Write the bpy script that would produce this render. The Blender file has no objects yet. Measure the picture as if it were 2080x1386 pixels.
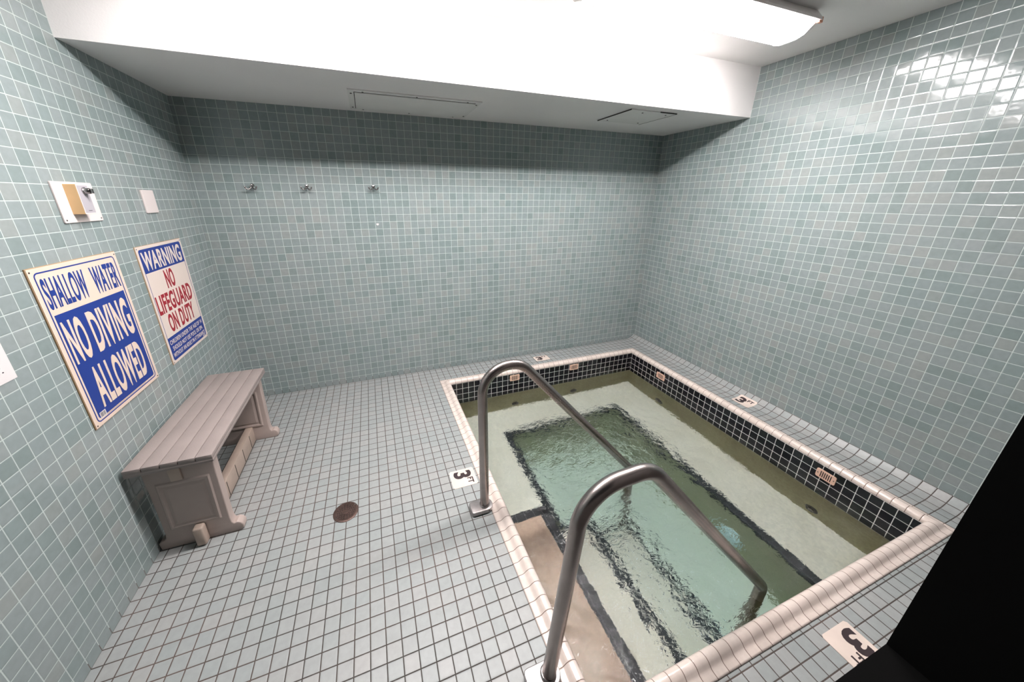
import bpy, bmesh, math, random
from mathutils import Vector, Matrix, noise
random.seed(7)
sc = bpy.context.scene
COL = sc.collection
PI = math.pi

# ------------------------------------------------------------------ camera
cd = bpy.data.cameras.new('camera'); cam = bpy.data.objects.new('camera', cd); COL.objects.link(cam)
cd.sensor_fit = 'HORIZONTAL'; cd.sensor_width = 36.0
cd.lens = 36.0 * 687.238 / 2080.0
cd.shift_x = (1040.0 - 1006.82) / 2080.0
cd.shift_y = (639.38 - 693.0) / 2080.0
cd.clip_start = 0.01
yaw, pitch, roll = 0.34761, 0.33076, 0.00413
fw = Vector((math.sin(yaw)*math.cos(pitch), math.cos(yaw)*math.cos(pitch), -math.sin(pitch)))
rt = Vector((math.cos(yaw), -math.sin(yaw), 0)); up = rt.cross(fw)
r2 = math.cos(roll)*rt + math.sin(roll)*up; u2 = -math.sin(roll)*rt + math.cos(roll)*up
M = Matrix((r2, u2, -fw)).transposed().to_4x4(); M.translation = Vector((1.0235, -2.7853, 1.4796))
cam.matrix_world = M
sc.camera = cam
# ------------------------------------------------------------------ world, exposure
w = bpy.data.worlds.new('world'); sc.world = w; w.use_nodes = True
w.node_tree.nodes['Background'].inputs[0].default_value = (0.02, 0.022, 0.024, 1)
w.node_tree.nodes['Background'].inputs[1].default_value = 0.5
sc.view_settings.view_transform = 'Standard'; sc.view_settings.look = 'None'
sc.view_settings.gamma = 1.0; sc.view_settings.use_curve_mapping = False
sc.view_settings.exposure = 0.0
LAMP = 42.0                       # radiance of the ceiling lamp's diffuser
LAMP_TUBE = 165.0                 # radiance of the diffuser's crown, right under the tube
LAMP_COL = (1.0, 0.945, 0.935, 1)
cy = sc.cycles
cy.max_bounces = 14; cy.diffuse_bounces = 7; cy.glossy_bounces = 6; cy.transmission_bounces = 8
cy.volume_bounces = 0; cy.caustics_refractive = True; cy.caustics_reflective = False
cy.sample_clamp_indirect = 60.0; cy.use_denoising = True

# ------------------------------------------------------------------ dimensions (metres)
T = 0.0524                        # tile pitch
W, Hs, SD, Hc = 3.6856, 2.0374, 0.8046, 2.3459
YF = -2.705                       # inner face of the front wall
PX0, PX1, PY0, PY1 = 1.446, 3.484, -0.222, -2.417      # outer edge of the coping
CW = 0.075
IX0, IX1, IY0, IY1 = PX0+CW, PX1-CW, PY0-CW, PY1+CW    # inner faces of the tub
ZW = -0.19                        # water level

# ------------------------------------------------------------------ object helpers
def tag(o, label=None, cat=None, group=None, kind=None):
    if label: o['label'] = label
    if cat: o['category'] = cat
    if group: o['group'] = group
    if kind: o['kind'] = kind
    return o
def empty(name, loc, label, cat, group=None):
    o = bpy.data.objects.new(name, None); COL.objects.link(o); o.location = loc; o.empty_display_size = .05
    return tag(o, label, cat, group)
def obj(name, bm, m, parent=None, smooth=False, uv=True, label=None):
    """link bm (world coordinates) as one mesh object; origin goes to the parent's place"""
    bm.normal_update()
    if uv and not bm.loops.layers.uv: boxuv(bm)
    me = bpy.data.meshes.new(name)
    o = bpy.data.objects.new(name, me)
    if parent is not None:
        off = Vector((0, 0, 0)); p = parent
        while p is not None: off += p.location; p = p.parent
        bmesh.ops.translate(bm, verts=bm.verts, vec=-off)
        o.parent = parent
    bm.to_mesh(me); bm.free()
    me.materials.append(m)
    if smooth:
        for f in me.polygons: f.use_smooth = True
        if smooth != 'all':
            try: me.set_sharp_from_angle(angle=math.radians(40))
            except Exception: pass
    COL.objects.link(o)
    if label: o['label'] = label
    return o
def boxuv(bm):
    uvl = bm.loops.layers.uv.new('uv')
    for f in bm.faces:
        n = f.normal; a = [abs(n.x), abs(n.y), abs(n.z)]; k = a.index(max(a))
        for l in f.loops:
            c = l.vert.co
            l[uvl].uv = (c.y, c.z) if k == 0 else ((c.x, c.z) if k == 1 else (c.x, c.y))
def new(): return bmesh.new()
def box(bm, x0, x1, y0, y1, z0, z1, bev=0, seg=2):
    r = bmesh.ops.create_cube(bm, size=1)
    vs = r['verts']
    bmesh.ops.scale(bm, vec=(abs(x1-x0), abs(y1-y0), abs(z1-z0)), verts=vs)
    bmesh.ops.translate(bm, vec=((x0+x1)/2, (y0+y1)/2, (z0+z1)/2), verts=vs)
    if bev:
        es = list({e for v in vs for e in v.link_edges})
        bmesh.ops.bevel(bm, geom=es, offset=bev, segments=seg, profile=.5, affect='EDGES')
    return bm
def prism(bm, pts, f, d0, d1, bev=0):
    """polygon pts (a,b) extruded from d0 to d1; f(a,b,d) -> xyz"""
    v0 = [bm.verts.new(f(a, b, d0)) for a, b in pts]; v1 = [bm.verts.new(f(a, b, d1)) for a, b in pts]
    n = len(pts); fs = [bm.faces.new(v0[::-1]), bm.faces.new(v1)]
    for i in range(n): fs.append(bm.faces.new((v0[i], v0[(i+1) % n], v1[(i+1) % n], v1[i])))
    bmesh.ops.recalc_face_normals(bm, faces=fs)
    if bev:
        es = list(fs[0].edges) + list(fs[1].edges)
        bmesh.ops.bevel(bm, geom=es, offset=bev, segments=3, profile=.5, affect='EDGES')
    return bm
def tube(bm, pts, r, seg=20, cap=True):
    pts = [Vector(p) for p in pts]; rings = []
    t = (pts[1]-pts[0]).normalized(); nrm = t.orthogonal().normalized()
    for i, p in enumerate(pts):
        if i == 0: t = (pts[1]-p).normalized()
        elif i == len(pts)-1: t = (p-pts[i-1]).normalized()
        else: t = ((pts[i+1]-p).normalized() + (p-pts[i-1]).normalized()).normalized()
        nrm = (nrm - t*nrm.dot(t)).normalized(); b = t.cross(nrm)
        rr = r[i] if isinstance(r, (list, tuple)) else r
        rings.append([bm.verts.new(p + rr*(math.cos(2*PI*k/seg)*nrm + math.sin(2*PI*k/seg)*b)) for k in range(seg)])
    for a, b in zip(rings, rings[1:]):
        for k in range(seg): bm.faces.new((a[k], a[(k+1) % seg], b[(k+1) % seg], b[k]))
    if cap: bm.faces.new(rings[0][::-1]); bm.faces.new(rings[-1])
    bmesh.ops.recalc_face_normals(bm, faces=bm.faces)
    return bm
def fillet(pts, rad, n=14):
    """polyline with rounded corners"""
    pts = [Vector(p) for p in pts]; out = [pts[0]]
    for i in range(1, len(pts)-1):
        p = pts[i]; a = (pts[i-1]-p).normalized(); b = (pts[i+1]-p).normalized()
        ang = a.angle(b); R = rad[i-1]; d = R/math.tan(ang/2)
        s, e = p+a*d, p+b*d; bis = (a+b).normalized(); c = p + bis*(R/math.sin(ang/2))
        va, vb = s-c, e-c; tot = va.angle(vb)
        for k in range(n+1):
            q = k/n; out.append(c + (va*math.sin((1-q)*tot) + vb*math.sin(q*tot))/math.sin(tot))
    out.append(pts[-1]); return out
def lathe(bm, prof, f, seg=32):
    """prof (r,h) turned about the axis; f(u,v,h) -> xyz"""
    rings = []
    for r, h in prof: rings.append([bm.verts.new(f(r*math.cos(2*PI*k/seg), r*math.sin(2*PI*k/seg), h)) for k in range(seg)])
    for a, b in zip(rings, rings[1:]):
        for k in range(seg): bm.faces.new((a[k], a[(k+1) % seg], b[(k+1) % seg], b[k]))
    bm.faces.new(rings[0]); bm.faces.new(rings[-1])
    bmesh.ops.recalc_face_normals(bm, faces=bm.faces); return bm

# ------------------------------------------------------------------ materials
def base(name):
    m = bpy.data.materials.new(name); m.use_nodes = True; nt = m.node_tree
    return m, nt, nt.nodes['Principled BSDF']
def N(nt, t, **k):
    n = nt.nodes.new(t)
    for a, b in k.items(): setattr(n, a, b)
    return n
def L(nt, a, b): nt.links.new(a, b)
def mth(nt, op, a, b=None, c=None, clamp=False):
    n = N(nt, 'ShaderNodeMath', operation=op, use_clamp=clamp)
    for i, v in enumerate((a, b, c)):
        if v is None: continue
        if isinstance(v, (int, float)): n.inputs[i].default_value = v
        else: L(nt, v, n.inputs[i])
    return n.outputs[0]
def mixc(nt, fac, a, b, mode='MIX'):
    n = N(nt, 'ShaderNodeMix', data_type='RGBA', blend_type=mode)
    for i, v in ((0, fac), (6, a), (7, b)):
        if isinstance(v, (int, float)): n.inputs[i].default_value = v
        elif isinstance(v, tuple): n.inputs[i].default_value = (*v[:3], 1)
        else: L(nt, v, n.inputs[i])
    return n.outputs[2]
def ramp(nt, fac, stops, interp='LINEAR'):
    n = N(nt, 'ShaderNodeValToRGB'); cr = n.color_ramp; cr.interpolation = interp
    while len(cr.elements) < len(stops): cr.elements.new(.5)
    for e, (p, c) in zip(cr.elements, stops): e.position = p; e.color = (*c[:3], 1)
    L(nt, fac, n.inputs[0]); return n.outputs[0]
def plain(name, col, rough=.5, metal=0, var=0.0, scale=30, bump=0.0, bscale=200, spec=None):
    m, nt, p = base(name)
    p.inputs['Base Color'].default_value = (*col, 1); p.inputs['Roughness'].default_value = rough
    p.inputs['Metallic'].default_value = metal
    if spec is not None: p.inputs['Specular IOR Level'].default_value = spec
    tc = N(nt, 'ShaderNodeTexCoord')
    if var:
        nz = N(nt, 'ShaderNodeTexNoise'); nz.inputs['Scale'].default_value = scale; nz.inputs['Detail'].default_value = 5
        L(nt, tc.outputs['Object'], nz.inputs['Vector'])
        c = ramp(nt, nz.outputs['Fac'], [(.3, tuple(x*(1-var) for x in col)), (.7, tuple(min(1, x*(1+var)) for x in col))])
        L(nt, c, p.inputs['Base Color'])
    if bump:
        nz = N(nt, 'ShaderNodeTexNoise'); nz.inputs['Scale'].default_value = bscale; nz.inputs['Detail'].default_value = 3
        L(nt, tc.outputs['Object'], nz.inputs['Vector'])
        b = N(nt, 'ShaderNodeBump'); b.inputs['Distance'].default_value = bump; L(nt, nz.outputs['Fac'], b.inputs['Height'])
        L(nt, b.outputs[0], p.inputs['Normal'])
    return m
def tile_mat(name, cols, grout, ou=0.0, ov=0.0, gw=0.0026, rough=.09, tu=T, tv=T, groutdark=None, patch=.10,
             only_u=False, tilt=.0009, pillow=.00042, seed=0.0, coat=0.0, gnoise=0.0):
    m, nt, p = base(name)
    uv = N(nt, 'ShaderNodeUVMap'); uv.uv_map = 'uv'
    sp = N(nt, 'ShaderNodeSeparateXYZ'); L(nt, uv.outputs[0], sp.inputs[0])
    # slightly uneven grout lines
    nz0 = N(nt, 'ShaderNodeTexNoise'); nz0.inputs['Scale'].default_value = 60; nz0.inputs['Detail'].default_value = 2
    L(nt, uv.outputs[0], nz0.inputs['Vector'])
    cu = mth(nt, 'DIVIDE', mth(nt, 'SUBTRACT', sp.outputs[0], ou), tu)
    cv = mth(nt, 'DIVIDE', mth(nt, 'SUBTRACT', sp.outputs[1], ov), tv)
    fu, fv = mth(nt, 'FRACT', cu), mth(nt, 'FRACT', cv)
    iu, iv = mth(nt, 'FLOOR', cu), mth(nt, 'FLOOR', cv)
    du = mth(nt, 'MULTIPLY', mth(nt, 'MINIMUM', fu, mth(nt, 'SUBTRACT', 1.0, fu)), tu)
    dv = mth(nt, 'MULTIPLY', mth(nt, 'MINIMUM', fv, mth(nt, 'SUBTRACT', 1.0, fv)), tv)
    d = du if only_u else mth(nt, 'MINIMUM', du, dv)
    d = mth(nt, 'ADD', d, mth(nt, 'MULTIPLY', mth(nt, 'SUBTRACT', nz0.outputs['Fac'], .5), .0007))
    mr = N(nt, 'ShaderNodeMapRange', interpolation_type='SMOOTHSTEP'); L(nt, d, mr.inputs[0])
    mr.inputs[1].default_value = gw/2*0.8; mr.inputs[2].default_value = gw/2*1.3
    mask = mr.outputs[0]
    cell = N(nt, 'ShaderNodeCombineXYZ'); L(nt, iu, cell.inputs[0])
    if only_u: cell.inputs[1].default_value = 1
    else: L(nt, iv, cell.inputs[1])
    cell.inputs[2].default_value = seed
    wn = N(nt, 'ShaderNodeTexWhiteNoise', noise_dimensions='3D'); L(nt, cell.outputs[0], wn.inputs['Vector'])
    n = len(cols); col = ramp(nt, wn.outputs['Value'], [((i+.5)/n if i else 0, c) for i, c in enumerate(cols)])
    # large soft batches of tile colour, evaluated per tile
    nb = N(nt, 'ShaderNodeTexNoise'); nb.inputs['Scale'].default_value = .13; nb.inputs['Detail'].default_value = 2
    L(nt, cell.outputs[0], nb.inputs['Vector'])
    pr = ramp(nt, nb.outputs['Fac'], [(.3, (1-patch, 1-patch*.6, 1-patch*.6)), (.7, (1+patch*.35, 1+patch*.15, 1+patch*.1))])
    col = mixc(nt, 1.0, col, pr, 'MULTIPLY')
    sn = N(nt, 'ShaderNodeTexNoise'); sn.inputs['Scale'].default_value = 45; sn.inputs['Detail'].default_value = 6
    L(nt, uv.outputs[0], sn.inputs['Vector'])
    col = mixc(nt, 1.0, col, ramp(nt, sn.outputs['Fac'], [(.3, (.93, .93, .93)), (.7, (1.03, 1.03, 1.03))]), 'MULTIPLY')
    g = grout
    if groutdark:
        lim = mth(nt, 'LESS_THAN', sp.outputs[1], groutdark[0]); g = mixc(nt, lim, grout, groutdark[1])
    if gnoise:
        gn = N(nt, 'ShaderNodeTexNoise'); gn.inputs['Scale'].default_value = 2.2; gn.inputs['Detail'].default_value = 3
        L(nt, uv.outputs[0], gn.inputs['Vector'])
        g = mixc(nt, mth(nt, 'MULTIPLY', ramp(nt, gn.outputs['Fac'], [(.42, (0, 0, 0)), (.62, (1, 1, 1))]), gnoise), g, (.16, .10, .08))
    L(nt, mixc(nt, mask, g, col), p.inputs['Base Color'])
    rr = N(nt, 'ShaderNodeMapRange'); L(nt, mask, rr.inputs[0]); rr.inputs[3].default_value = .8; rr.inputs[4].default_value = rough
    L(nt, rr.outputs[0], p.inputs['Roughness'])
    # relief: pillowed tile, sunk grout, each tile set a hair out of plane
    pm = N(nt, 'ShaderNodeMapRange', interpolation_type='SMOOTHSTEP'); L(nt, d, pm.inputs[0])
    pm.inputs[1].default_value = gw/2*.5; pm.inputs[2].default_value = gw/2+.0035
    h = mth(nt, 'MULTIPLY', pm.outputs[0], pillow)
    sc3 = N(nt, 'ShaderNodeSeparateColor'); L(nt, wn.outputs['Color'], sc3.inputs[0])
    h = mth(nt, 'ADD', h, mth(nt, 'MULTIPLY', mth(nt, 'MULTIPLY', mth(nt, 'SUBTRACT', sc3.outputs[0], .5), mth(nt, 'SUBTRACT', fu, .5)), tilt*2))
    if not only_u:
        h = mth(nt, 'ADD', h, mth(nt, 'MULTIPLY', mth(nt, 'MULTIPLY', mth(nt, 'SUBTRACT', sc3.outputs[1], .5), mth(nt, 'SUBTRACT', fv, .5)), tilt*2))
    wv = N(nt, 'ShaderNodeTexNoise'); wv.inputs['Scale'].default_value = 38; wv.inputs['Detail'].default_value = 1
    L(nt, uv.outputs[0], wv.inputs['Vector'])
    h = mth(nt, 'ADD', h, mth(nt, 'MULTIPLY', wv.outputs['Fac'], .00026))
    b = N(nt, 'ShaderNodeBump'); b.inputs['Distance'].default_value = 1.0; L(nt, h, b.inputs['Height'])
    L(nt, b.outputs[0], p.inputs['Normal'])
    p.inputs['Specular IOR Level'].default_value = .5
    return m

WALLC = [(.205, .252, .250), (.228, .275, .275), (.240, .283, .285), (.246, .287, .290), (.250, .290, .293), (.255, .292, .294), (.268, .297, .292)]
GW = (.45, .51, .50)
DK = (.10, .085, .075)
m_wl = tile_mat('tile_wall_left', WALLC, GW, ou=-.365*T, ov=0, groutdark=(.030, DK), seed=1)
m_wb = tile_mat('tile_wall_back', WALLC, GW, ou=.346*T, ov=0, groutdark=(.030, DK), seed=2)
m_wr = tile_mat('tile_wall_right', WALLC, GW, ou=-.365*T, ov=.048, seed=3)
FLC = [(.272, .294, .292), (.284, .302, .299), (.292, .307, .304), (.297, .310, .307), (.308, .314, .308)]
m_fl = tile_mat('tile_floor', FLC, (.045, .038, .034), ou=PX0-27*T, ov=-.365*T, gw=.0036, rough=.42, seed=5, gnoise=.35, pillow=.0006, patch=.05)
m_cop = tile_mat('tile_coping', [(.60, .515, .465), (.64, .55, .50), (.66, .575, .525)], (.14, .09, .07), ou=-.365*T, only_u=True, gw=.0024, rough=.22, seed=6, patch=.04)
m_blk = tile_mat('tile_black', [(.006, .006, .008), (.010, .009, .012), (.014, .013, .017)], (.62, .60, .58), ou=0, ov=-.012, gw=.0030, rough=.12, seed=7, patch=.02)
m_edge = tile_mat('tile_edge', [(.005, .006, .009), (.009, .010, .014)], (.10, .10, .11), gw=.002, rough=.5, seed=8, patch=.02)
m_white = plain('paint_white', (.80, .775, .765), .42, var=.02, scale=3, bump=.0004, bscale=160)
m_soffit = plain('paint_soffit', (.80, .775, .765), .35, var=.02, scale=3, bump=.0004, bscale=160)
m_panel = plain('paint_panel', (.70, .69, .67), .5, var=.03, scale=6)
m_gap = plain('shadow_gap', (.05, .045, .04), .9)
m_screw = plain('screw_dark', (.10, .09, .085), .4, metal=.6)
m_benchtop = plain('bench_top_resin', (.275, .232, .218), .55, var=.05, scale=9, bump=.0006, bscale=260)
m_bench = plain('bench_side_resin', (.40, .325, .295), .5, var=.05, scale=8, bump=.0003, bscale=120)
m_benchw = plain('bench_rail_resin', (.43, .34, .285), .5, var=.07, scale=14)
m_steel = plain('brushed_steel', (.37, .325, .31), .27, metal=1, var=.10, scale=18, bump=.0002, bscale=500)
m_steel2 = plain('dull_steel', (.42, .39, .385), .35, metal=1, var=.15, scale=25)
m_chrome = plain('chrome', (.40, .38, .38), .18, metal=1)
m_cream = plain('sign_cream', (.66, .53, .44), .35)
m_cream2 = plain('sign_white', (.66, .565, .51), .35)
m_blue = plain('sign_blue', (.010, .034, .22), .35)
m_red = plain('sign_red', (.30, .008, .022), .35)
m_ply = plain('sign_back', (.36, .24, .13), .7)
m_plate = plain('plate_white', (.64, .575, .56), .35)
m_tan = plain('box_tan', (.62, .42, .21), .45, var=.05, scale=20)
m_grey = plain('box_grey', (.36, .34, .37), .4)
m_paper = plain('paper_white', (.64, .61, .61), .5)
m_ink = plain('ink', (.06, .05, .06), .6)
m_mark = plain('marker_cream', (.64, .54, .48), .3, var=.06, scale=12)
m_mink = plain('marker_ink', (.035, .022, .025), .35)
m_grate = plain('grate_pink', (.72, .47, .36), .45, var=.05, scale=40)
m_slot = plain('slot_dark', (.012, .008, .008), .8)
m_drain = plain('drain_bronze', (.105, .068, .058), .42, metal=.7, var=.25, scale=60, bump=.0006, bscale=300)
m_jet = plain('jet_grey', (.05, .05, .045), .35)
m_jetw = plain('cover_white', (.62, .78, .80), .4)
m_blackf = plain('frame_black', (.0035, .0035, .0035), .9, spec=.05)
m_dark = plain('front_wall_paint', (.045, .040, .038), .6)
m_cap = plain('lamp_end_plastic', (.85, .83, .82), .4)
m_orange = plain('clip_orange', (.55, .25, .16), .4)
def plaster(name, a, b, c):
    m, nt, p = base(name); tc = N(nt, 'ShaderNodeTexCoord')
    n1 = N(nt, 'ShaderNodeTexNoise'); n1.inputs['Scale'].default_value = 3.2; n1.inputs['Detail'].default_value = 7; n1.inputs['Distortion'].default_value = .8
    L(nt, tc.outputs['Object'], n1.inputs['Vector'])
    col = ramp(nt, n1.outputs['Fac'], [(.3, a), (.5, b), (.72, c)])
    n2 = N(nt, 'ShaderNodeTexNoise'); n2.inputs['Scale'].default_value = 55; n2.inputs['Detail'].default_value = 4
    L(nt, tc.outputs['Object'], n2.inputs['Vector'])
    col = mixc(nt, 1.0, col, ramp(nt, n2.outputs['Fac'], [(.35, (.9, .9, .9)), (.65, (1.05, 1.05, 1.05))]), 'MULTIPLY')
    L(nt, col, p.inputs['Base Color']); p.inputs['Roughness'].default_value = .7
    return m
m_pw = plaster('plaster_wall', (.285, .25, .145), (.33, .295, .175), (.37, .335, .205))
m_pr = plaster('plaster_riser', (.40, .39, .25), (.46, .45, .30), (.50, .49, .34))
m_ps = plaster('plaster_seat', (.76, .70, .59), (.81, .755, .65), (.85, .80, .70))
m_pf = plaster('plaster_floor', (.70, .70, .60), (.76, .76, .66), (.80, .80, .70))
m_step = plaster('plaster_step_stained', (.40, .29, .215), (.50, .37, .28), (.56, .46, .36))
m_lens, nt, p = base('lamp_diffuser')
em = N(nt, 'ShaderNodeEmission'); em.inputs[0].default_value = LAMP_COL; em.inputs[1].default_value = LAMP
L(nt, em.outputs[0], nt.nodes['Material Output'].inputs['Surface'])
m_tube, nt, p = base('lamp_crown')
em = N(nt, 'ShaderNodeEmission'); em.inputs[0].default_value = LAMP_COL; em.inputs[1].default_value = LAMP_TUBE
L(nt, em.outputs[0], nt.nodes['Material Output'].inputs['Surface'])
# water: refracting, tinted by depth, ripple relief
m_water, nt, p = base('water'); nt.nodes.remove(p); out = nt.nodes['Material Output']
gl = N(nt, 'ShaderNodeBsdfRefraction'); gl.inputs['IOR'].default_value = 1.333; gl.inputs['Roughness'].default_value = 0.0
rf = N(nt, 'ShaderNodeBsdfGlossy'); rf.inputs['Roughness'].default_value = 0.02
fr = N(nt, 'ShaderNodeFresnel'); fr.inputs['IOR'].default_value = 1.333
tc = N(nt, 'ShaderNodeTexCoord')
mp = N(nt, 'ShaderNodeMapping'); mp.inputs['Rotation'].default_value = (0, 0, .9); mp.inputs['Scale'].default_value = (1, 1.9, 1)
L(nt, tc.outputs['Object'], mp.inputs['Vector'])
r1 = N(nt, 'ShaderNodeTexNoise'); r1.inputs['Scale'].default_value = 26; r1.inputs['Detail'].default_value = 3; r1.inputs['Distortion'].default_value = 1.2
L(nt, mp.outputs[0], r1.inputs['Vector'])
at = N(nt, 'ShaderNodeAttribute'); at.attribute_name = 'chop'
bp = N(nt, 'ShaderNodeBump'); bp.inputs['Distance'].default_value = 1.0
L(nt, mth(nt, 'MULTIPLY', r1.outputs['Fac'], mth(nt, 'MULTIPLY_ADD', at.outputs['Fac'], .016, .0005)), bp.inputs['Height'])
for nd in (gl, rf, fr): L(nt, bp.outputs[0], nd.inputs['Normal'])
mxs = N(nt, 'ShaderNodeMixShader'); L(nt, fr.outputs[0], mxs.inputs[0]); L(nt, gl.outputs[0], mxs.inputs[1]); L(nt, rf.outputs[0], mxs.inputs[2])
L(nt, mxs.outputs[0], out.inputs['Surface'])
va = N(nt, 'ShaderNodeVolumeAbsorption'); va.inputs['Color'].default_value = (.40, .78, .80, 1); va.inputs['Density'].default_value = .44
L(nt, va.outputs[0], out.inputs['Volume'])

# ------------------------------------------------------------------ the setting
bm = new()
FT_ = .004
def slab_floor(x0, x1, y0, y1): box(bm, x0, x1, y0, y1, -.06, 0)
slab_floor(0, PX0, YF, 0); slab_floor(PX0, W, PY0, 0); slab_floor(PX0, W, YF, PY1); slab_floor(PX1, W, PY1, PY0)
CX0 = W-.098; CH = .048
def cove_z(x): return CH*max(0, (x-CX0)/(W-CX0))**2.2
boxuv(bm); uvl = bm.loops.layers.uv.verify()
prev = None; arc = CX0; n = 10
for i in range(n+1):
    x = CX0+(W-CX0)*i/n; z = cove_z(x)+.0004
    if prev is not None: arc += math.hypot(x-px, z-pz)
    a, b = bm.verts.new((x, YF, z)), bm.verts.new((x, 0, z))
    if prev is not None:
        f = bm.faces.new((prev[0], a, b, prev[1]))
        for l in f.loops: l[uvl].uv = ((parc if l.vert in prev else arc), l.vert.co.y)
        f.smooth = True
    prev = (a, b); px, pz, parc = x, z, arc
fl = obj('floor', bm, m_fl); tag(fl, kind='structure')
for name, args, m in (('wall_left', (-.1, 0, YF-.15, .1, -.06, Hc+.1), m_wl), ('wall_right', (W, W+.1, YF-.15, .1, -.06, Hc+.1), m_wr),
                      ('wall_back', (0, W, 0, .1, -.06, Hc+.1), m_wb)):
    tag(obj(name, box(new(), *args), m), kind='structure')
tag(obj('ceiling', box(new(), 0, W, YF-.15, -SD, Hc, Hc+.1), m_white), kind='structure')
tag(obj('trim_1', box(new(), 0, W, -SD, 0, Hs, Hc+.1), m_soffit), kind='structure')
# front wall with a viewing opening, seen through from outside
OX0, OX1, OZ0, OZ1 = .12, 1.598, .932, 2.08
bm = new(); y0, y1 = YF-.15, YF
for a in ((0, OX0, y0, y1, -.06, Hc+.1), (OX1, W, y0, y1, -.06, Hc+.1), (OX0, OX1, y0, y1, -.06, OZ0), (OX0, OX1, y0, y1, OZ1, Hc+.1)): box(bm, *a)
tag(obj('wall_front', bm, m_dark), kind='structure')
bm = new(); fwd = .022; y0, y1 = YF-.152, YF+.004
for a in ((OX0, OX0+fwd, y0, y1, OZ0, OZ1), (OX1-fwd, OX1, y0, y1, OZ0, OZ1), (OX0+fwd, OX1-fwd, y0, y1, OZ0, OZ0+fwd), (OX0+fwd, OX1-fwd, y0, y1, OZ1-fwd, OZ1)): box(bm, *a)
tag(obj('window_1', bm, m_blackf), kind='structure')

# ------------------------------------------------------------------ hot tub
tub = empty('hot_tub', (2.465, -1.32, 0), 'sunken tiled hot tub with pink edge coping and black waterline tiles', 'hot tub')
ZS, ZF = -.515, -1.0
SL, SR, SB = 1.94, 2.985, -.645          # inner edges of the seats
ST = [(1.52, 1.815, -1.460, -.245), (1.52, 2.105, -1.500, -.50), (1.52, 2.44, -1.500, -.75)]
e = .05
bm = new()
box(bm, IX0-e, IX0, IY1-e, IY0+e, ZF-e, -.062); box(bm, IX1, IX1+e, IY1-e, IY0+e, ZF-e, -.062)
box(bm, IX0, IX1, IY0, IY0+e, ZF-e, -.062); box(bm, IX0, IX1, IY1-e, IY1, ZF-e, -.062)
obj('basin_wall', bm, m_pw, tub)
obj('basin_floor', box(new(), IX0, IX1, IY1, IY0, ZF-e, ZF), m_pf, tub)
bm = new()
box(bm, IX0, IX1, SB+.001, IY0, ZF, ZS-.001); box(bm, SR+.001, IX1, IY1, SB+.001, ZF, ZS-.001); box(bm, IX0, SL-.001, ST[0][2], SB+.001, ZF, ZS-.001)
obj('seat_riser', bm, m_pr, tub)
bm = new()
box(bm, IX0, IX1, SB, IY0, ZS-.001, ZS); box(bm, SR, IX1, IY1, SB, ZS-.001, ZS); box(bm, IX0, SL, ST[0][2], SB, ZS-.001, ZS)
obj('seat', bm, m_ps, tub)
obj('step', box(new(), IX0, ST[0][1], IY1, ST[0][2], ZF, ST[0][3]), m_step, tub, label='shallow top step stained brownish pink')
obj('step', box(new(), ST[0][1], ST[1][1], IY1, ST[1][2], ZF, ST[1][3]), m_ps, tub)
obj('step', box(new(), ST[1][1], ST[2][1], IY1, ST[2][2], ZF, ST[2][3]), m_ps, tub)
def strip_x(x, ya, yb, z, side):      # nosing running along y at edge x; side = +1 when the drop is towards +x
    bm = new(); w2 = .050
    box(bm, *sorted((x-side*w2, x+side*.003)), ya, yb, z-.0008, z+.003)
    box(bm, *sorted((x-.0, x+side*.003)), ya, yb, z-w2*.55, z-.0008)
    obj('edge_tile_strip', bm, m_edge, tub)
def strip_y(y, xa, xb, z, side):
    bm = new(); w2 = .050
    box(bm, xa, xb, *sorted((y-side*w2, y+side*.003)), z-.0008, z+.003)
    box(bm, xa, xb, *sorted((y, y+side*.003)), z-w2*.55, z-.0008)
    obj('edge_tile_strip', bm, m_edge, tub)
strip_x(SL, ST[0][2], SB, ZS, 1); strip_x(SR, IY1, SB, ZS, -1); strip_y(SB, SL-.05, SR+.05, ZS, -1)
strip_x(ST[0][1], IY1, ST[0][2], ST[0][3], 1); strip_y(ST[0][2], IX0, ST[0][1], ST[0][3], 1)
strip_x(ST[1][1], IY1, ST[1][2], ST[1][3], 1); strip_y(ST[1][2], ST[0][1]+.02, ST[1][1], ST[1][3], 1)
strip_x(ST[2][1], IY1, ST[2][2], ST[2][3], 1); strip_y(ST[2][2], ST[1][1]+.003, ST[2][1], ST[2][3], 1)
# black waterline band
bm = new(); zt, zb, th = -.0605, -.222, .004
box(bm, IX0-.003, IX0+th, IY1, IY0, zb, -.012); box(bm, IX1-th, IX1+.003, IY1, IY0, zb, -.012)
box(bm, IX0+th, IX1-th, IY0-th, IY0+.003, zb, -.012); box(bm, IX0+th, IX1-th, IY1-.003, IY1+th, zb, -.012)
obj('waterline_tile', bm, m_blk, tub)
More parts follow.
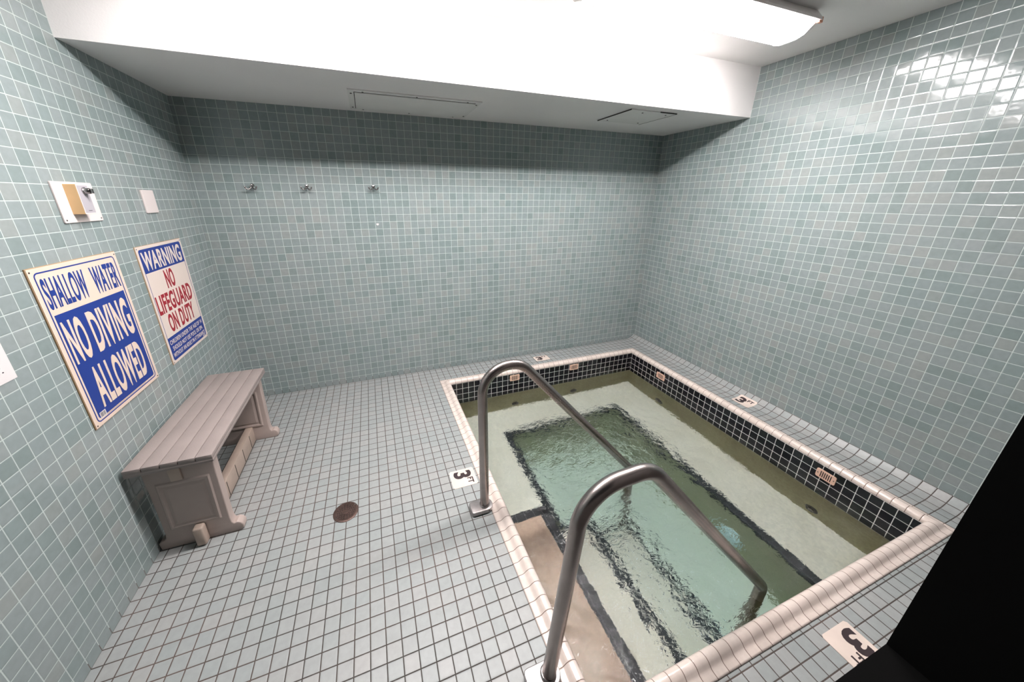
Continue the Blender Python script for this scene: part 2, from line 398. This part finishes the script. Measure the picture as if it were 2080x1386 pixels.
# coping: bullnose profile swept round the edge
prof = [(-.001, -.058), (-.001, .0022), (.006, .0034), (.017, .0036), (.024, .0048), (.030, .0090), (.036, .0150), (.043, .0195), (.051, .0215), (.060, .0205),
        (.068, .0165), (.074, .0090), (.078, .0000), (.0785, -.008), (.078, -.0115), (.074, -.0125), (.073, -.058)]
bm = new(); uvl = bm.loops.layers.uv.new('uv')
def cpt(k, d, z):
    return [(PX0+d, PY0-d, z), (PX1-d, PY0-d, z), (PX1-d, PY1+d, z), (PX0+d, PY1+d, z)][k]
for k in range(4):
    k2 = (k+1) % 4; ra = [bm.verts.new(cpt(k, d, z)) for d, z in prof]; rb = [bm.verts.new(cpt(k2, d, z)) for d, z in prof]
    for i in range(len(prof)-1):
        f = bm.faces.new((ra[i], rb[i], rb[i+1], ra[i+1])); f.smooth = True
        for l in f.loops:
            c = l.vert.co; l[uvl].uv = ((c.x-PX0+.346*T if k % 2 == 0 else c.y), prof[i][0])
bmesh.ops.recalc_face_normals(bm, faces=bm.faces)
obj('coping', bm, m_cop, tub)
# overflow grates in the black band
def grate(f, label=None):
    """f(a,b,d): a along the wall, b up, d out of the wall"""
    bm = new(); hw, hh = .047, .028
    pts = []
    for sx, sy, a0 in ((1, 1, 0), (-1, 1, 90), (-1, -1, 180), (1, -1, 270)):
        for k in range(4):
            an = math.radians(a0+30*k); pts.append((sx*(hw-.008)+.008*math.cos(an), sy*(hh-.008)+.008*math.sin(an)))
    prism(bm, pts, f, 0, .0045)
    g = obj('overflow_grate', bm, m_grate, tub)
    for i in range(6):
        c = -.024+i*.0096; obj('slot', prism(new(), [(c-.0022, -.019), (c+.0022, -.019), (c+.0022, .019), (c-.0022, .019)], f, .0045, .0052), m_slot, g)
    for s in (-1, 1): obj('screw', prism(new(), [(s*.0385+.003*math.cos(PI*k/4), .003*math.sin(PI*k/4)) for k in range(8)], f, .0045, .0056), m_screw, g)
yb = IY0-th; xr = IX1-th
grate(lambda a, b, d: (2.108+a, yb-d, -.050+b)); grate(lambda a, b, d: (2.726+a, yb-d, -.050+b))
grate(lambda a, b, d: (xr-d, -.698+a, -.068+b)); grate(lambda a, b, d: (xr-d, -1.962+a, -.068+b))
# jets under water
def jet(f):
    bm = new(); lathe(bm, [(.034, 0), (.034, .004), (.026, .010), (.018, .010), (.015, .004), (.001, .004)], f, 24)
    j = obj('jet', bm, m_jet, tub, smooth=True)
    bm = new(); lathe(bm, [(.013, .0042), (.013, .012), (.008, .014), (.0005, .014)], f, 16); obj('nozzle', bm, m_chrome, j, smooth=True)
for x in (2.12, 2.745): jet(lambda u, v, h, x=x: (x+u, IY0-h, -.445+v))
for y in (-.72, -1.955): jet(lambda u, v, h, y=y: (IX1-h, y+u, -.445+v))
def cover(f, r):
    bm = new(); lathe(bm, [(r, 0), (r, .012), (r*.9, .026), (r*.5, .036), (.001, .038)], f, 32)
    c = obj('suction_cover', bm, m_jetw, tub, smooth=True)
    bm = new()
    for k in range(12):
        a = 2*PI*k/12; tube(bm, [f(r*.45*math.cos(a), r*.45*math.sin(a), .039), f(r*.88*math.cos(a), r*.88*math.sin(a), .028)], .003, 6)
    obj('rib', bm, m_jetw, c)
cover(lambda u, v, h: (SR-h, -1.80+u, -.80+v), .078)
cover(lambda u, v, h: (2.515+u, -2.13+v, ZF+h), .055)

# water body
bm = new(); nx, ny = 330, 350
X0, X1, Y0, Y1 = IX0-.002, IX1+.002, IY1-.002, IY0+.002
chopl = bm.verts.layers.float.new('chop')
def chop(x, y):
    a = math.exp(-(((x-2.40)/.50)**2 + ((y+1.22)/.38)**2))*1.1
    b = .48*math.exp(-(((x-2.0)/.50)**2 + ((y+2.0)/.40)**2))
    c = .07*math.exp(-(((x-2.3)/.9)**2 + ((y+1.3)/.8)**2))
    return min(1, a+b+c)
grid = []
for j in range(ny+1):
    row = []
    for i in range(nx+1):
        x = X0+(X1-X0)*i/nx; y = Y0+(Y1-Y0)*j/ny; c = chop(x, y)
        z = .0009*noise.noise((x*6, y*6, 1)) + (.0010+.017*c)*noise.noise((x*13+2*noise.noise((x*4, y*4, 5)), y*13, 3)) + (.0001+.0062*c)*noise.noise((x*34, y*30, 9)) + .0034*c*noise.noise((x*64, y*58, 4))
        v = bm.verts.new((x, y, ZW+z)); v[chopl] = c; row.append(v)
    grid.append(row)
for j in range(ny):
    for i in range(nx):
        bm.faces.new((grid[j][i], grid[j][i+1], grid[j+1][i+1], grid[j+1][i])).smooth = True
bnd = grid[0][:] + [grid[j][nx] for j in range(1, ny+1)] + [grid[ny][i] for i in range(nx-1, -1, -1)] + [grid[j][0] for j in range(ny-1, 0, -1)]
low = [bm.verts.new((v.co.x, v.co.y, ZF-.02)) for v in bnd]
for i in range(len(bnd)):
    k = (i+1) % len(bnd); bm.faces.new((bnd[k], bnd[i], low[i], low[k]))
bm.faces.new(low[::-1])
bmesh.ops.recalc_face_normals(bm, faces=bm.faces)
tag(obj('water', bm, m_water), 'clear greenish water filling the hot tub, churning over the jets', 'water', kind='stuff')

# ------------------------------------------------------------------ handrails
def handrail(path, rad, yb, lab):
    p0 = path[0]
    t = empty('handrail', (p0[0], p0[1], 0), lab, 'handrail', None)
    bm = new(); tube(bm, fillet(path, rad), .0222, 28); obj('rail_tube', bm, m_steel, t, smooth=True)
    bm = new(); cx, cyy = p0[0]-.012, p0[1]
    pts = []
    for k in range(17): a = -PI/2+PI*k/16; pts.append((cx+.018+.034*math.cos(a), cyy+.036*math.sin(a)))
    for a0, sy in ((90, 1), (180, -1)):
        for k in range(5):
            a = math.radians(a0+22.5*k); pts.append((cx-.048+.014*math.cos(a), cyy+sy*.022+.014*math.sin(a)))
    prism(bm, pts, lambda a, b, d: (a, b, d), .004, .026, bev=.003)
    obj('base_flange', bm, m_steel2, t, smooth=True)
    bm = new(); lathe(bm, [(.0265, .024), (.0265, .030), (.0225, .034), (.0222, .030)], lambda u, v, h: (p0[0]+u, p0[1]+v, h), 28)
    obj('collar', bm, m_steel2, t, smooth=True)
    bm = new(); tube(bm, [(cx+.025, cyy-.0345, .016), (cx+.025, cyy-.037, .016)], .004, 10); obj('set_screw', bm, m_screw, t)
    return t
handrail([(1.418, -1.546, .0), (1.411, -1.546, .785), (1.595, -1.546, .785), (2.335, -1.546, -.045), (2.345, -1.546, -.76)], [.125, .115, .055], 0,
         'brushed steel pool handrail, the farther and smaller-looking one, rising left of the churning water')
handrail([(1.412, -2.226, .0), (1.473, -2.226, .762), (1.690, -2.226, .770), (2.475, -2.226, -.125), (2.430, -2.226, -.76)], [.130, .105, .055], 0,
         'brushed steel pool handrail, the nearer large one in the foreground')

# ------------------------------------------------------------------ bench
bench = empty('bench', (.16, -.90, 0), 'low grey-topped resin bench with taupe panelled ends against the left wall', 'bench')
BX0, BX1, BY0, BY1, BZ = .012, .305, -1.315, -.505, .470
bm = new(); npl = 5; pw = (BX1-BX0)/npl
box(bm, BX0, BX1, BY0, BY1, BZ-.036, BZ-.018, bev=.004)
top = obj('seat_board', bm, m_benchtop, bench, smooth=True)
for k in range(npl):
    bm = new(); box(bm, BX0+k*pw+.0008, BX0+(k+1)*pw-.0008, BY0, BY1, BZ-.022, BZ, bev=.003); obj('plank', bm, m_benchtop, top, smooth=True)
def end_profile():
    p = [(.004, 0), (.300, 0), (.312, .010), (.314, .030), (.306, .046), (.292, .054), (.280, .050), (.2745, .060), (.272, .085), (.276, .30), (.279, .437)]
    q = [(.034, .437), (.036, .30), (.034, .085), (.030, .060), (.022, .050), (.010, .048), (.0, .036), (-.0 + .001, .012)]
    return p+q
def bench_end(yc, face, name='end_panel'):
    bm = new(); pr = end_profile(); prism(bm, pr, lambda a, b, d: (a+.004, d, b), yc-.022, yc+.022, bev=.0045)
    e_ = obj(name, bm, m_bench, bench, smooth=True)
    s = face; yy = yc+s*.022
    # recessed field: raised border ring with a sunken moulded panel
    bm = new()
    def ring(o, i, d0, d1):
        vo = [bm.verts.new((x, yy+s*d0, z)) for x, z in o]; vi = [bm.verts.new((x, yy+s*d1, z)) for x, z in i]
        for k in range(4): bm.faces.new((vo[k], vo[(k+1) % 4], vi[(k+1) % 4], vi[k]))
        return vi
    o = [(.068, .350), (.256, .350), (.250, .100), (.062, .100)]
    def ins(pts, d): return [(pts[0][0]+d, pts[0][1]-d), (pts[1][0]-d, pts[1][1]-d), (pts[2][0]-d, pts[2][1]+d), (pts[3][0]+d, pts[3][1]+d)]
    a = ring(o, ins(o, .006), .000, .005); b = ring(ins(o, .006), ins(o, .012), .005, .005)
    c = ring(ins(o, .012), ins(o, .022), .005, .0005); d = ring(ins(o, .022), ins(o, .034), .0005, .004)
    bm.faces.new(d)
    bmesh.ops.remove_doubles(bm, verts=bm.verts, dist=.00001); bmesh.ops.recalc_face_normals(bm, faces=bm.faces)
    obj('raised_panel', bm, m_bench, e_)
    return e_
ea = bench_end(-1.253, -1); eb = bench_end(-.553, -1)
bm = new(); box(bm, .150, .190, -1.231, -.575, .004, .105, bev=.004)
stt = obj('stretcher', bm, m_benchw, bench, smooth=True)
for k in range(5): yk = -1.16+k*.125; obj('groove', box(new(), .1885, .1912, yk, yk+.004, .010, .095), m_gap, stt)
obj('tenon_peg', box(new(), .148, .186, -1.312, -1.274, .004, .102, bev=.008, seg=3), m_benchw, bench, smooth=True)
obj('top_wedge', box(new(), .126, .168, -1.283, -1.272, .352, .432, bev=.004), m_benchw, bench, smooth=True)
obj('top_rail', box(new(), .118, .178, -1.231, -.575, .390, .436, bev=.003), m_benchw, bench, smooth=True)

# ------------------------------------------------------------------ lettering
def text_bm(body, f, u0, u1, v0, v1, d0, d1, bold=.0, space=1.0):
    """glyphs fitted into the box u0..u1 x v0..v1, solid from d0 to d1; f(u,v,d) -> xyz"""
    cu = bpy.data.curves.new('t', 'FONT'); cu.body = body; cu.size = 1; cu.offset = bold; cu.extrude = .5; cu.space_character = space; cu.resolution_u = 4
    o = bpy.data.objects.new('t', cu); COL.objects.link(o)
    bpy.context.view_layer.update()
    me = bpy.data.meshes.new_from_object(o.evaluated_get(bpy.context.evaluated_depsgraph_get()))
    bpy.data.objects.remove(o); bpy.data.curves.remove(cu)
    bm = new(); bm.from_mesh(me); bpy.data.meshes.remove(me)
    xs = [v.co.x for v in bm.verts]; ys = [v.co.y for v in bm.verts]
    a, b, c, d = min(xs), max(xs), min(ys), max(ys)
    for v in bm.verts:
        u = u0+(v.co.x-a)/(b-a)*(u1-u0); vv = v0+(v.co.y-c)/(d-c)*(v1-v0)
        v.co = Vector(f(u, vv, d0 if v.co.z < 0 else d1))
    for l in list(bm.loops.layers.uv.values()): bm.loops.layers.uv.remove(l)
    bmesh.ops.recalc_face_normals(bm, faces=bm.faces)
    return bm
def rrect(u0, u1, v0, v1, r, corners=(1, 1, 1, 1), n=5):
    """counter-clockwise rounded rectangle; corners = TR, TL, BL, BR"""
    pts = []
    for (cu_, cv_, a0, on) in ((u1, v1, 0, corners[0]), (u0, v1, 90, corners[1]), (u0, v0, 180, corners[2]), (u1, v0, 270, corners[3])):
        if not on: pts.append((cu_, cv_)); continue
        sx = -1 if cu_ == u1 else 1; sy = -1 if cv_ == v1 else 1
        for k in range(n+1):
            a = math.radians(a0+90*k/n); pts.append((cu_+sx*r+r*math.cos(a), cv_+sy*r+r*math.sin(a)))
    return pts
def frame_bm(f, u0, u1, v0, v1, r, w_, d0, d1):
    bm = new(); a = rrect(u0, u1, v0, v1, r); b = rrect(u0+w_, u1-w_, v0+w_, v1-w_, max(.001, r-w_))
    n = len(a); A = [bm.verts.new(f(*p, d1)) for p in a]; B = [bm.verts.new(f(*p, d1)) for p in b]
    A0 = [bm.verts.new(f(*p, d0)) for p in a]; B0 = [bm.verts.new(f(*p, d0)) for p in b]
    for i in range(n):
        k = (i+1) % n
        bm.faces.new((A[i], A[k], B[k], B[i])); bm.faces.new((A0[i], A0[k], A[k], A[i])); bm.faces.new((B[i], B[k], B0[k], B0[i]))
    bmesh.ops.recalc_face_normals(bm, faces=bm.faces); return bm
# signs on the left wall: u = y, v = z, d = out of the wall (+x)
WL = lambda u, v, d: (d, u, v)
def holes(f, pts, par, d):
    for (a, b) in pts:
        bm = new(); prism(bm, [(a+.0028*math.cos(PI*k/5), b+.0028*math.sin(PI*k/5)) for k in range(10)], f, d, d+.0008); obj('mounting_screw', bm, m_screw, par)
def barcode(f, u0, u1, v0, v1, par, d):
    s = obj('barcode_sticker', prism(new(), [(u0, v0), (u1, v0), (u1, v1), (u0, v1)], f, d, d+.0004), m_paper, par)
    bm = new(); u = u0+.003
    while u < u1-.004:
        w_ = random.choice((.0006, .001, .0016)); prism(bm, [(u, v0+.002), (u+w_, v0+.002), (u+w_, v1-.002), (u, v1-.002)], f, d+.0004, d+.0006); u += w_+random.choice((.0008, .0014))
    obj('bar', bm, m_ink, s)
# sign 1
y0, y1, z0, z1 = -1.318, -.903, .674, 1.263
s1 = empty('warning_sign', (0, y0, z0), 'large blue and cream sign reading SHALLOW WATER NO DIVING ALLOWED', 'sign')
obj('backing', prism(new(), [(y0-.002, z0-.002), (y1+.002, z0-.002), (y1+.002, z1+.002), (y0-.002, z1+.002)], WL, 0, .004), m_ply, s1)
obj('board', prism(new(), [(y0, z0), (y1, z0), (y1, z1), (y0, z1)], WL, .004, .0055), m_cream, s1)
d = .0055
obj('border', frame_bm(WL, y0+.016, y1-.016, z0+.014, z1-.014, .016, .0045, d, d+.0004), m_blue, s1)
obj('blue_field', prism(new(), rrect(y0+.028, y1-.028, z0+.026, 1.104, .010, (0, 0, 1, 1)), WL, d, d+.0004), m_blue, s1)
obj('lettering', text_bm('SHALLOW', WL, -1.290, -1.108, 1.123, 1.228, d, d+.0008, .022, 1.06), m_blue, s1)
obj('lettering', text_bm('WATER', WL, -1.073, -.932, 1.123, 1.226, d, d+.0008, .022, 1.06), m_blue, s1)
obj('lettering', text_bm('NO', WL, -1.282, -1.196, .918, 1.079, d+.0004, d+.0012, .030, 1.08), m_cream, s1)
obj('lettering', text_bm('DIVING', WL, -1.170, -.948, .918, 1.079, d+.0004, d+.0012, .030, 1.10), m_cream, s1)
obj('lettering', text_bm('ALLOWED', WL, -1.252, -.958, .724, .887, d+.0004, d+.0012, .030, 1.09), m_cream, s1)
barcode(WL, -1.283, -1.252, .699, .720, s1, d+.0004)
holes(WL, [(y0+.008, z1-.010), (y1-.008, z1-.010), (y1-.008, z0+.008), (y0+.008, z0+.008)], s1, d)
obj('rule_line', prism(new(), [(-1.25, .6955), (-1.0, .6955), (-1.0, .6965), (-1.25, .6965)], WL, d, d+.0003), m_ink, s1)
# sign 2
y0, y1, z0, z1 = -.762, -.347, .667, 1.260
s2 = empty('warning_sign', (0, y0, z0), 'sign with blue WARNING header and red NO LIFEGUARD ON DUTY letters', 'sign')
obj('backing', prism(new(), [(y0-.0015, z0-.0015), (y1+.0015, z0-.0015), (y1+.0015, z1+.0015), (y0-.0015, z1+.0015)], WL, 0, .003), m_ply, s2)
obj('board', prism(new(), [(y0, z0), (y1, z0), (y1, z1), (y0, z1)], WL, .003, .0045), m_cream2, s2)
d = .0045; a, b = y0+.014, y1-.014
obj('border', frame_bm(WL, a, b, z0+.014, z1-.014, .012, .003, d, d+.0003), m_blue, s2)
obj('header_band', prism(new(), rrect(a, b, 1.134, z1-.014, .012, (1, 1, 0, 0)), WL, d, d+.0004), m_blue, s2)
obj('footer_band', prism(new(), rrect(a, b, z0+.014, .802, .012, (0, 0, 1, 1)), WL, d, d+.0004), m_blue, s2)
obj('lettering', text_bm('WARNING', WL, -.738, -.382, 1.143, 1.234, d+.0004, d+.0011, .028, 1.08), m_cream2, s2)
obj('lettering', text_bm('NO', WL, -.602, -.518, 1.030, 1.126, d, d+.0008, .026, 1.07), m_red, s2)
obj('lettering', text_bm('LIFEGUARD', WL, -.740, -.388, .922, 1.018, d, d+.0008, .026, 1.07), m_red, s2)
obj('lettering', text_bm('ON DUTY', WL, -.690, -.424, .816, .912, d, d+.0008, .026, 1.07), m_red, s2)
for txt, v, ua, ub in (('CHILDREN UNDER THE AGE OF 14', .763, -.737, -.376), ('SHOULD NOT USE POOL OR SPA', .728, -.727, -.386), ('WITHOUT AN ADULT IN ATTENDANCE', .694, -.738, -.372)):
    obj('lettering', text_bm(txt, WL, ua, ub, v, v+.0235, d+.0004, d+.0009, .004, 1.04), m_cream2, s2)
barcode(WL, -.402, -.376, z0+.016, z0+.024, s2, d+.0004)
holes(WL, [(y0+.007, z1-.009), (y1-.007, z1-.009), (y1-.007, z0+.007), (y0+.007, z0+.007)], s2, d)
# notice cut by the left edge of the view
y0, y1, z0, z1 = -1.80, -1.479, .977, 1.20
t = empty('paper_notice', (0, y1, z0), 'white paper notice taped low on the left wall, beside the no-diving sign', 'notice')
obj('sheet', prism(new(), [(y0, z0), (y1, z0), (y1, z1), (y0, z1)], WL, 0, .0016), m_paper, t)
obj('lettering', text_bm('Y.', WL, -1.532, -1.507, 1.005, 1.021, .0016, .0020, .03), m_ink, t)

# ------------------------------------------------------------------ spa timer and blank plate
t = empty('timer_switch', (0, -.995, 1.46), 'white wall plate carrying a tan and grey timer box with a round knob', 'timer')
obj('wall_plate', prism(new(), rrect(-1.093, -.897, 1.389, 1.531, .004), WL, 0, .006, bev=.0015), m_plate, t)
bx = obj('housing', prism(new(), rrect(-1.044, -.986, 1.418, 1.523, .002), WL, .006, .040), m_tan, t)
obj('face_plate', prism(new(), rrect(-1.0435, -.9865, 1.4185, 1.5225, .002), WL, .040, .0412), m_plate, bx)
obj('grey_panel', prism(new(), rrect(-1.0400, -.9900, 1.4230, 1.5190, .001), WL, .0412, .0418), m_grey, bx)
bm = new(); lathe(bm, [(.013, 0), (.013, .003), (.0105, .005), (.0105, .016), (.009, .018), (.0005, .018)], lambda u, v, h: (.0418+h, -1.012+u, 1.500+v), 24)
kn = obj('knob', bm, m_chrome, t, smooth=True)
obj('grip', box(new(), .059, .068, -1.015, -1.009, 1.4915, 1.5085, bev=.0015), m_chrome, kn)
obj('marking', prism(new(), [(-1.024, 1.430), (-1.006, 1.430), (-1.006, 1.432), (-1.024, 1.432)], WL, .0418, .0421), m_ink, bx)
holes(WL, [(-1.083, 1.399), (-.907, 1.399)], t, .006)
t = empty('blank_plate', (0, -.526, 1.458), 'small blank white cover plate on the left wall above the WARNING sign', 'wall plate')
obj('cover', prism(new(), rrect(-.577, -.475, 1.404, 1.512, .004), WL, 0, .007, bev=.002), m_plate, t)

# ------------------------------------------------------------------ coat hooks
def hook(x, z, lab):
    t = empty('coat_hook', (x, 0, z), lab, 'hook', None)
    f = lambda u, v, h: (x+u, -h, z+.009+v)
    bm = new(); lathe(bm, [(.0125, 0), (.0125, .004), (.009, .008), (.006, .012), (.006, .020), (.009, .024), (.009, .028), (.0005, .031)], f, 20)
    obj('rosette', bm, m_chrome, t, smooth=True)
    for s in (-1, 1):
        pts = [(x, -.018, z+.006), (x+s*.006, -.026, z-.006), (x+s*.014, -.034, z-.014), (x+s*.022, -.040, z-.015), (x+s*.029, -.043, z-.009), (x+s*.032, -.044, z+.001)]
        bm = new(); tube(bm, pts, [.0055, .005, .0048, .0046, .0046, .005], 12); obj('prong', bm, m_chrome, t, smooth=True)
        pr = bm = new(); bmesh.ops.create_uvsphere(bm, u_segments=12, v_segments=8, radius=.0052, matrix=Matrix.Translation(pts[-1])); obj('prong_tip', bm, m_chrome, t, smooth=True)
hook(.325, 1.545, 'leftmost of the three chrome double coat hooks on the back wall')
hook(.646, 1.547, 'middle one of the three chrome double coat hooks on the back wall')
hook(1.078, 1.551, 'rightmost chrome double coat hook, above the chip in the wall tile')
bm = new(); prism(bm, [(1.081+.009*math.cos(a)*(1+.3*math.sin(3*a)), 1.291+.009*math.sin(a)*(1+.2*math.cos(2*a))) for a in [2*PI*k/12 for k in range(12)]], lambda a, b, d: (a, -d, b), 0, .0015)
wb = bpy.data.objects['wall_back']
o = obj('putty_spot', bm, m_paper, wb)

# ------------------------------------------------------------------ ceiling panels
def panel(name, x0, x1, y0, y1, bord, lab, screws, cat='access panel', inner=True):
    t = empty(name, ((x0+x1)/2, (y0+y1)/2, Hs), lab, cat)
    f = lambda a, b, d: (a, b, Hs-d)
    obj('frame', prism(new(), [(x0, y0), (x1, y0), (x1, y1), (x0, y1)], f, 0, .006), m_panel, t)
    if inner:
        xa, xb, ya, yb_ = x0+bord, x1-bord, y0+bord, y1-bord
        obj('gap', prism(new(), [(xa-.004, ya-.004), (xb+.004, ya-.004), (xb+.004, yb_+.004), (xa-.004, yb_+.004)], f, .006, .0066), m_gap, t)
        obj('hatch', prism(new(), [(xa, ya), (xb, ya), (xb, yb_), (xa, yb_)], f, .0066, .010), m_panel, t)
    for (a, b) in screws:
        obj('screw', prism(new(), [(a+.0055*math.cos(PI*k/4), b+.0055*math.sin(PI*k/4)) for k in range(8)], f, .006, .009), m_screw, t)
sx = [(1.003, -.46), (1.065, -.515+.012), (1.36, -.515+.012), (1.665, -.515+.012), (1.732, -.46), (1.732, -.14), (1.665, -.095), (1.36, -.095), (1.065, -.095), (1.003, -.14)]
panel('ceiling_hatch', .986, 1.750, -.527, -.078, .036, 'long flat framed access panel screwed under the white soffit', sx)
panel('ceiling_hatch', 2.712, 3.090, -.715, -.350, .03, 'smaller square hatch at the right end of the soffit underside', [(2.76, -.40), (3.04, -.40), (2.84, -.67), (3.04, -.67)], inner=False)
for a in ((2.709, 2.712, -.715, -.350), (3.090, 3.093, -.715, -.350), (2.95, 3.093, -.718, -.715)):
    obj('seam', box(new(), *a, Hs-.007, Hs-.0005), m_gap, bpy.data.objects['ceiling_hatch.001'])

# ------------------------------------------------------------------ ceiling lamp
LX0, LX1, LY0, LY1, ZB = 1.93, 3.17, -1.43, -1.19, 2.300
t = empty('ceiling_light', ((LX0+LX1)/2, (LY0+LY1)/2, Hc), 'glowing four-foot wraparound fluorescent ceiling light beside the soffit', 'ceiling light')
bm = new(); prism(bm, [(LY0-.012, ZB-.004), (LY0+.012, ZB+.001), (LY1-.012, ZB+.001), (LY1+.012, ZB-.004), (LY1+.010, ZB+.008), (LY1-.02, Hc), (LY0+.02, Hc), (LY0-.010, ZB+.008)], lambda a, b, d: (d, a, b), LX0, LX1)
obj('housing', bm, m_white, t)
bm = new(); lp = [(LY0+.006, ZB+.004), (LY0+.010, ZB-.004), (LY0+.050, ZB-.040), (LY0+.085, ZB-.050), (LY1-.085, ZB-.050), (LY1-.050, ZB-.040), (LY1-.010, ZB-.004), (LY1-.006, ZB+.004)]
prism(bm, lp, lambda a, b, d: (d, a, b), LX0+.012, LX1-.012)
df = obj('diffuser', bm, m_lens, t)
yc = (LY0+LY1)/2
bm = new(); prism(bm, [(yc-.028, ZB-.0495), (yc-.022, ZB-.056), (yc-.010, ZB-.060), (yc+.010, ZB-.060), (yc+.022, ZB-.056), (yc+.028, ZB-.0495)], lambda a, b, d: (d, a, b), LX0+.06, LX1-.06)
obj('crown_ridge', bm, m_tube, df)
for x, s in ((LX0, 1), (LX1, -1)):
    bm = new(); prism(bm, [(a_+(.002 if a_ > (LY0+LY1)/2 else -.002), b_-.002) for a_, b_ in lp], lambda a, b, d: (d, a, b), *sorted((x-.001*s, x+.0118*s)))
    obj('end_cap', bm, m_cap, t)
bm = new(); box(bm, LX1-.012, LX1+.012, LY0-.008, LY0+.006, ZB-.012, ZB+.012, bev=.002); obj('clip', bm, m_orange, t)

# the second lamp hangs in line with the first, above the top edge of the view
def dup(root, loc, label):
    r = root.copy(); COL.objects.link(r); r.location = loc; r['label'] = label
    for ch in list(root.children):
        c = ch.copy(); COL.objects.link(c); c.parent = r
        for g in ch.children: d_ = g.copy(); COL.objects.link(d_); d_.parent = c
    return r
dup(t, (t.location.x-1.46, t.location.y, t.location.z), 'second glowing ceiling light, in line to the left of the one in view')

# ------------------------------------------------------------------ floor drain
t = empty('floor_drain', (.760, -1.337, 0), 'round dark bronze floor drain in the tiled floor', 'drain')
f = lambda u, v, h: (.760+u, -1.337+v, h)
bm = new(); lathe(bm, [(.0585, .0005), (.0585, .003), (.054, .0045), (.049, .0045), (.048, .0030), (.0005, .0030)], f, 48); obj('rim', bm, m_drain, t, smooth=True)
bm = new()
for r in (.043, .034, .025, .016):
    pr = [(r+.0016, .003), (r+.0012, .0046), (r-.0012, .0046), (r-.0016, .003)]
    rings = [[bm.verts.new(f(a*math.cos(2*PI*k/40), a*math.sin(2*PI*k/40), h)) for k in range(40)] for a, h in pr]
    for A, B in zip(rings, rings[1:]):
        for k in range(40): bm.faces.new((A[k], A[(k+1) % 40], B[(k+1) % 40], B[k]))
bmesh.ops.recalc_face_normals(bm, faces=bm.faces)
obj('ring_rib', bm, m_drain, t)
bm = new()
for r, n in ((.0385, 18), (.0295, 14), (.0205, 10)):
    for k in range(n):
        a = 2*PI*k/n; lathe(bm, [(.0024, .0031), (.0024, .0034)], lambda u, v, h: f(r*math.cos(a)+u, r*math.sin(a)+v, h), 8)
obj('drain_hole', bm, m_slot, t)
for a in (.6, 3.7): obj('screw', lathe(new(), [(.0035, .0045), (.0035, .0055), (.0005, .006)], lambda u, v, h: f(.051*math.cos(a)+u, .051*math.sin(a)+v, h), 10), m_steel, t)

# ------------------------------------------------------------------ depth markers
def marker(cx, cyy, su, sv, ud, lab, curved=False):
    """ud = reading direction on the floor"""
    u_ = Vector((*ud, 0)); v_ = Vector((0, 0, 1)).cross(u_)
    zf = (lambda x: cove_z(x)) if curved else (lambda x: 0)
    def f(a, b, d):
        p = Vector((cx, cyy, 0)) + u_*a + v_*b; return (p.x, p.y, zf(p.x)+d)
    t = empty('depth_marker_tile', (cx, cyy, 0), lab, 'depth marker')
    bm = new(); n = 8
    for i in range(n):
        b0, b1 = -sv/2+sv*i/n, -sv/2+sv*(i+1)/n
        if i == 0: pts = [(-su/2+.008, b0), (su/2-.008, b0), (su/2, b0+.008), (su/2, b1), (-su/2, b1), (-su/2, b0+.008)]
        elif i == n-1: pts = [(-su/2, b0), (su/2, b0), (su/2, b1-.008), (su/2-.008, b1), (-su/2+.008, b1), (-su/2, b1-.008)]
        else: pts = [(-su/2, b0), (su/2, b0), (su/2, b1), (-su/2, b1)]
        prism(bm, pts, f, -.002, .0016)
    obj('tile', bm, m_mark, t)
    obj('numeral', text_bm('3', f, -.385*su, .03*su, -.36*sv, .36*sv, .0012, .0024, .04), m_mink, t)
    obj('lettering', text_bm('FT', f, .06*su, .38*su, .14*sv, .37*sv, .0012, .0022, .035, 1.1), m_mink, t)
marker(1.366, -1.321, .125, .138, (0, -1), 'cream 3 FT depth tile in the floor left of the hot tub')
marker(2.470, -.120, .148, .092, (1, 0), 'cream 3 FT depth tile at the foot of the back wall')
marker(3.597, -1.320, .130, .110, (0, -1), 'cream 3 FT depth tile at the foot of the right wall', True)
marker(2.458, -2.511, .140, .112, (-1, 0), 'large-looking 3 FT depth tile at the bottom right, partly behind the black frame')
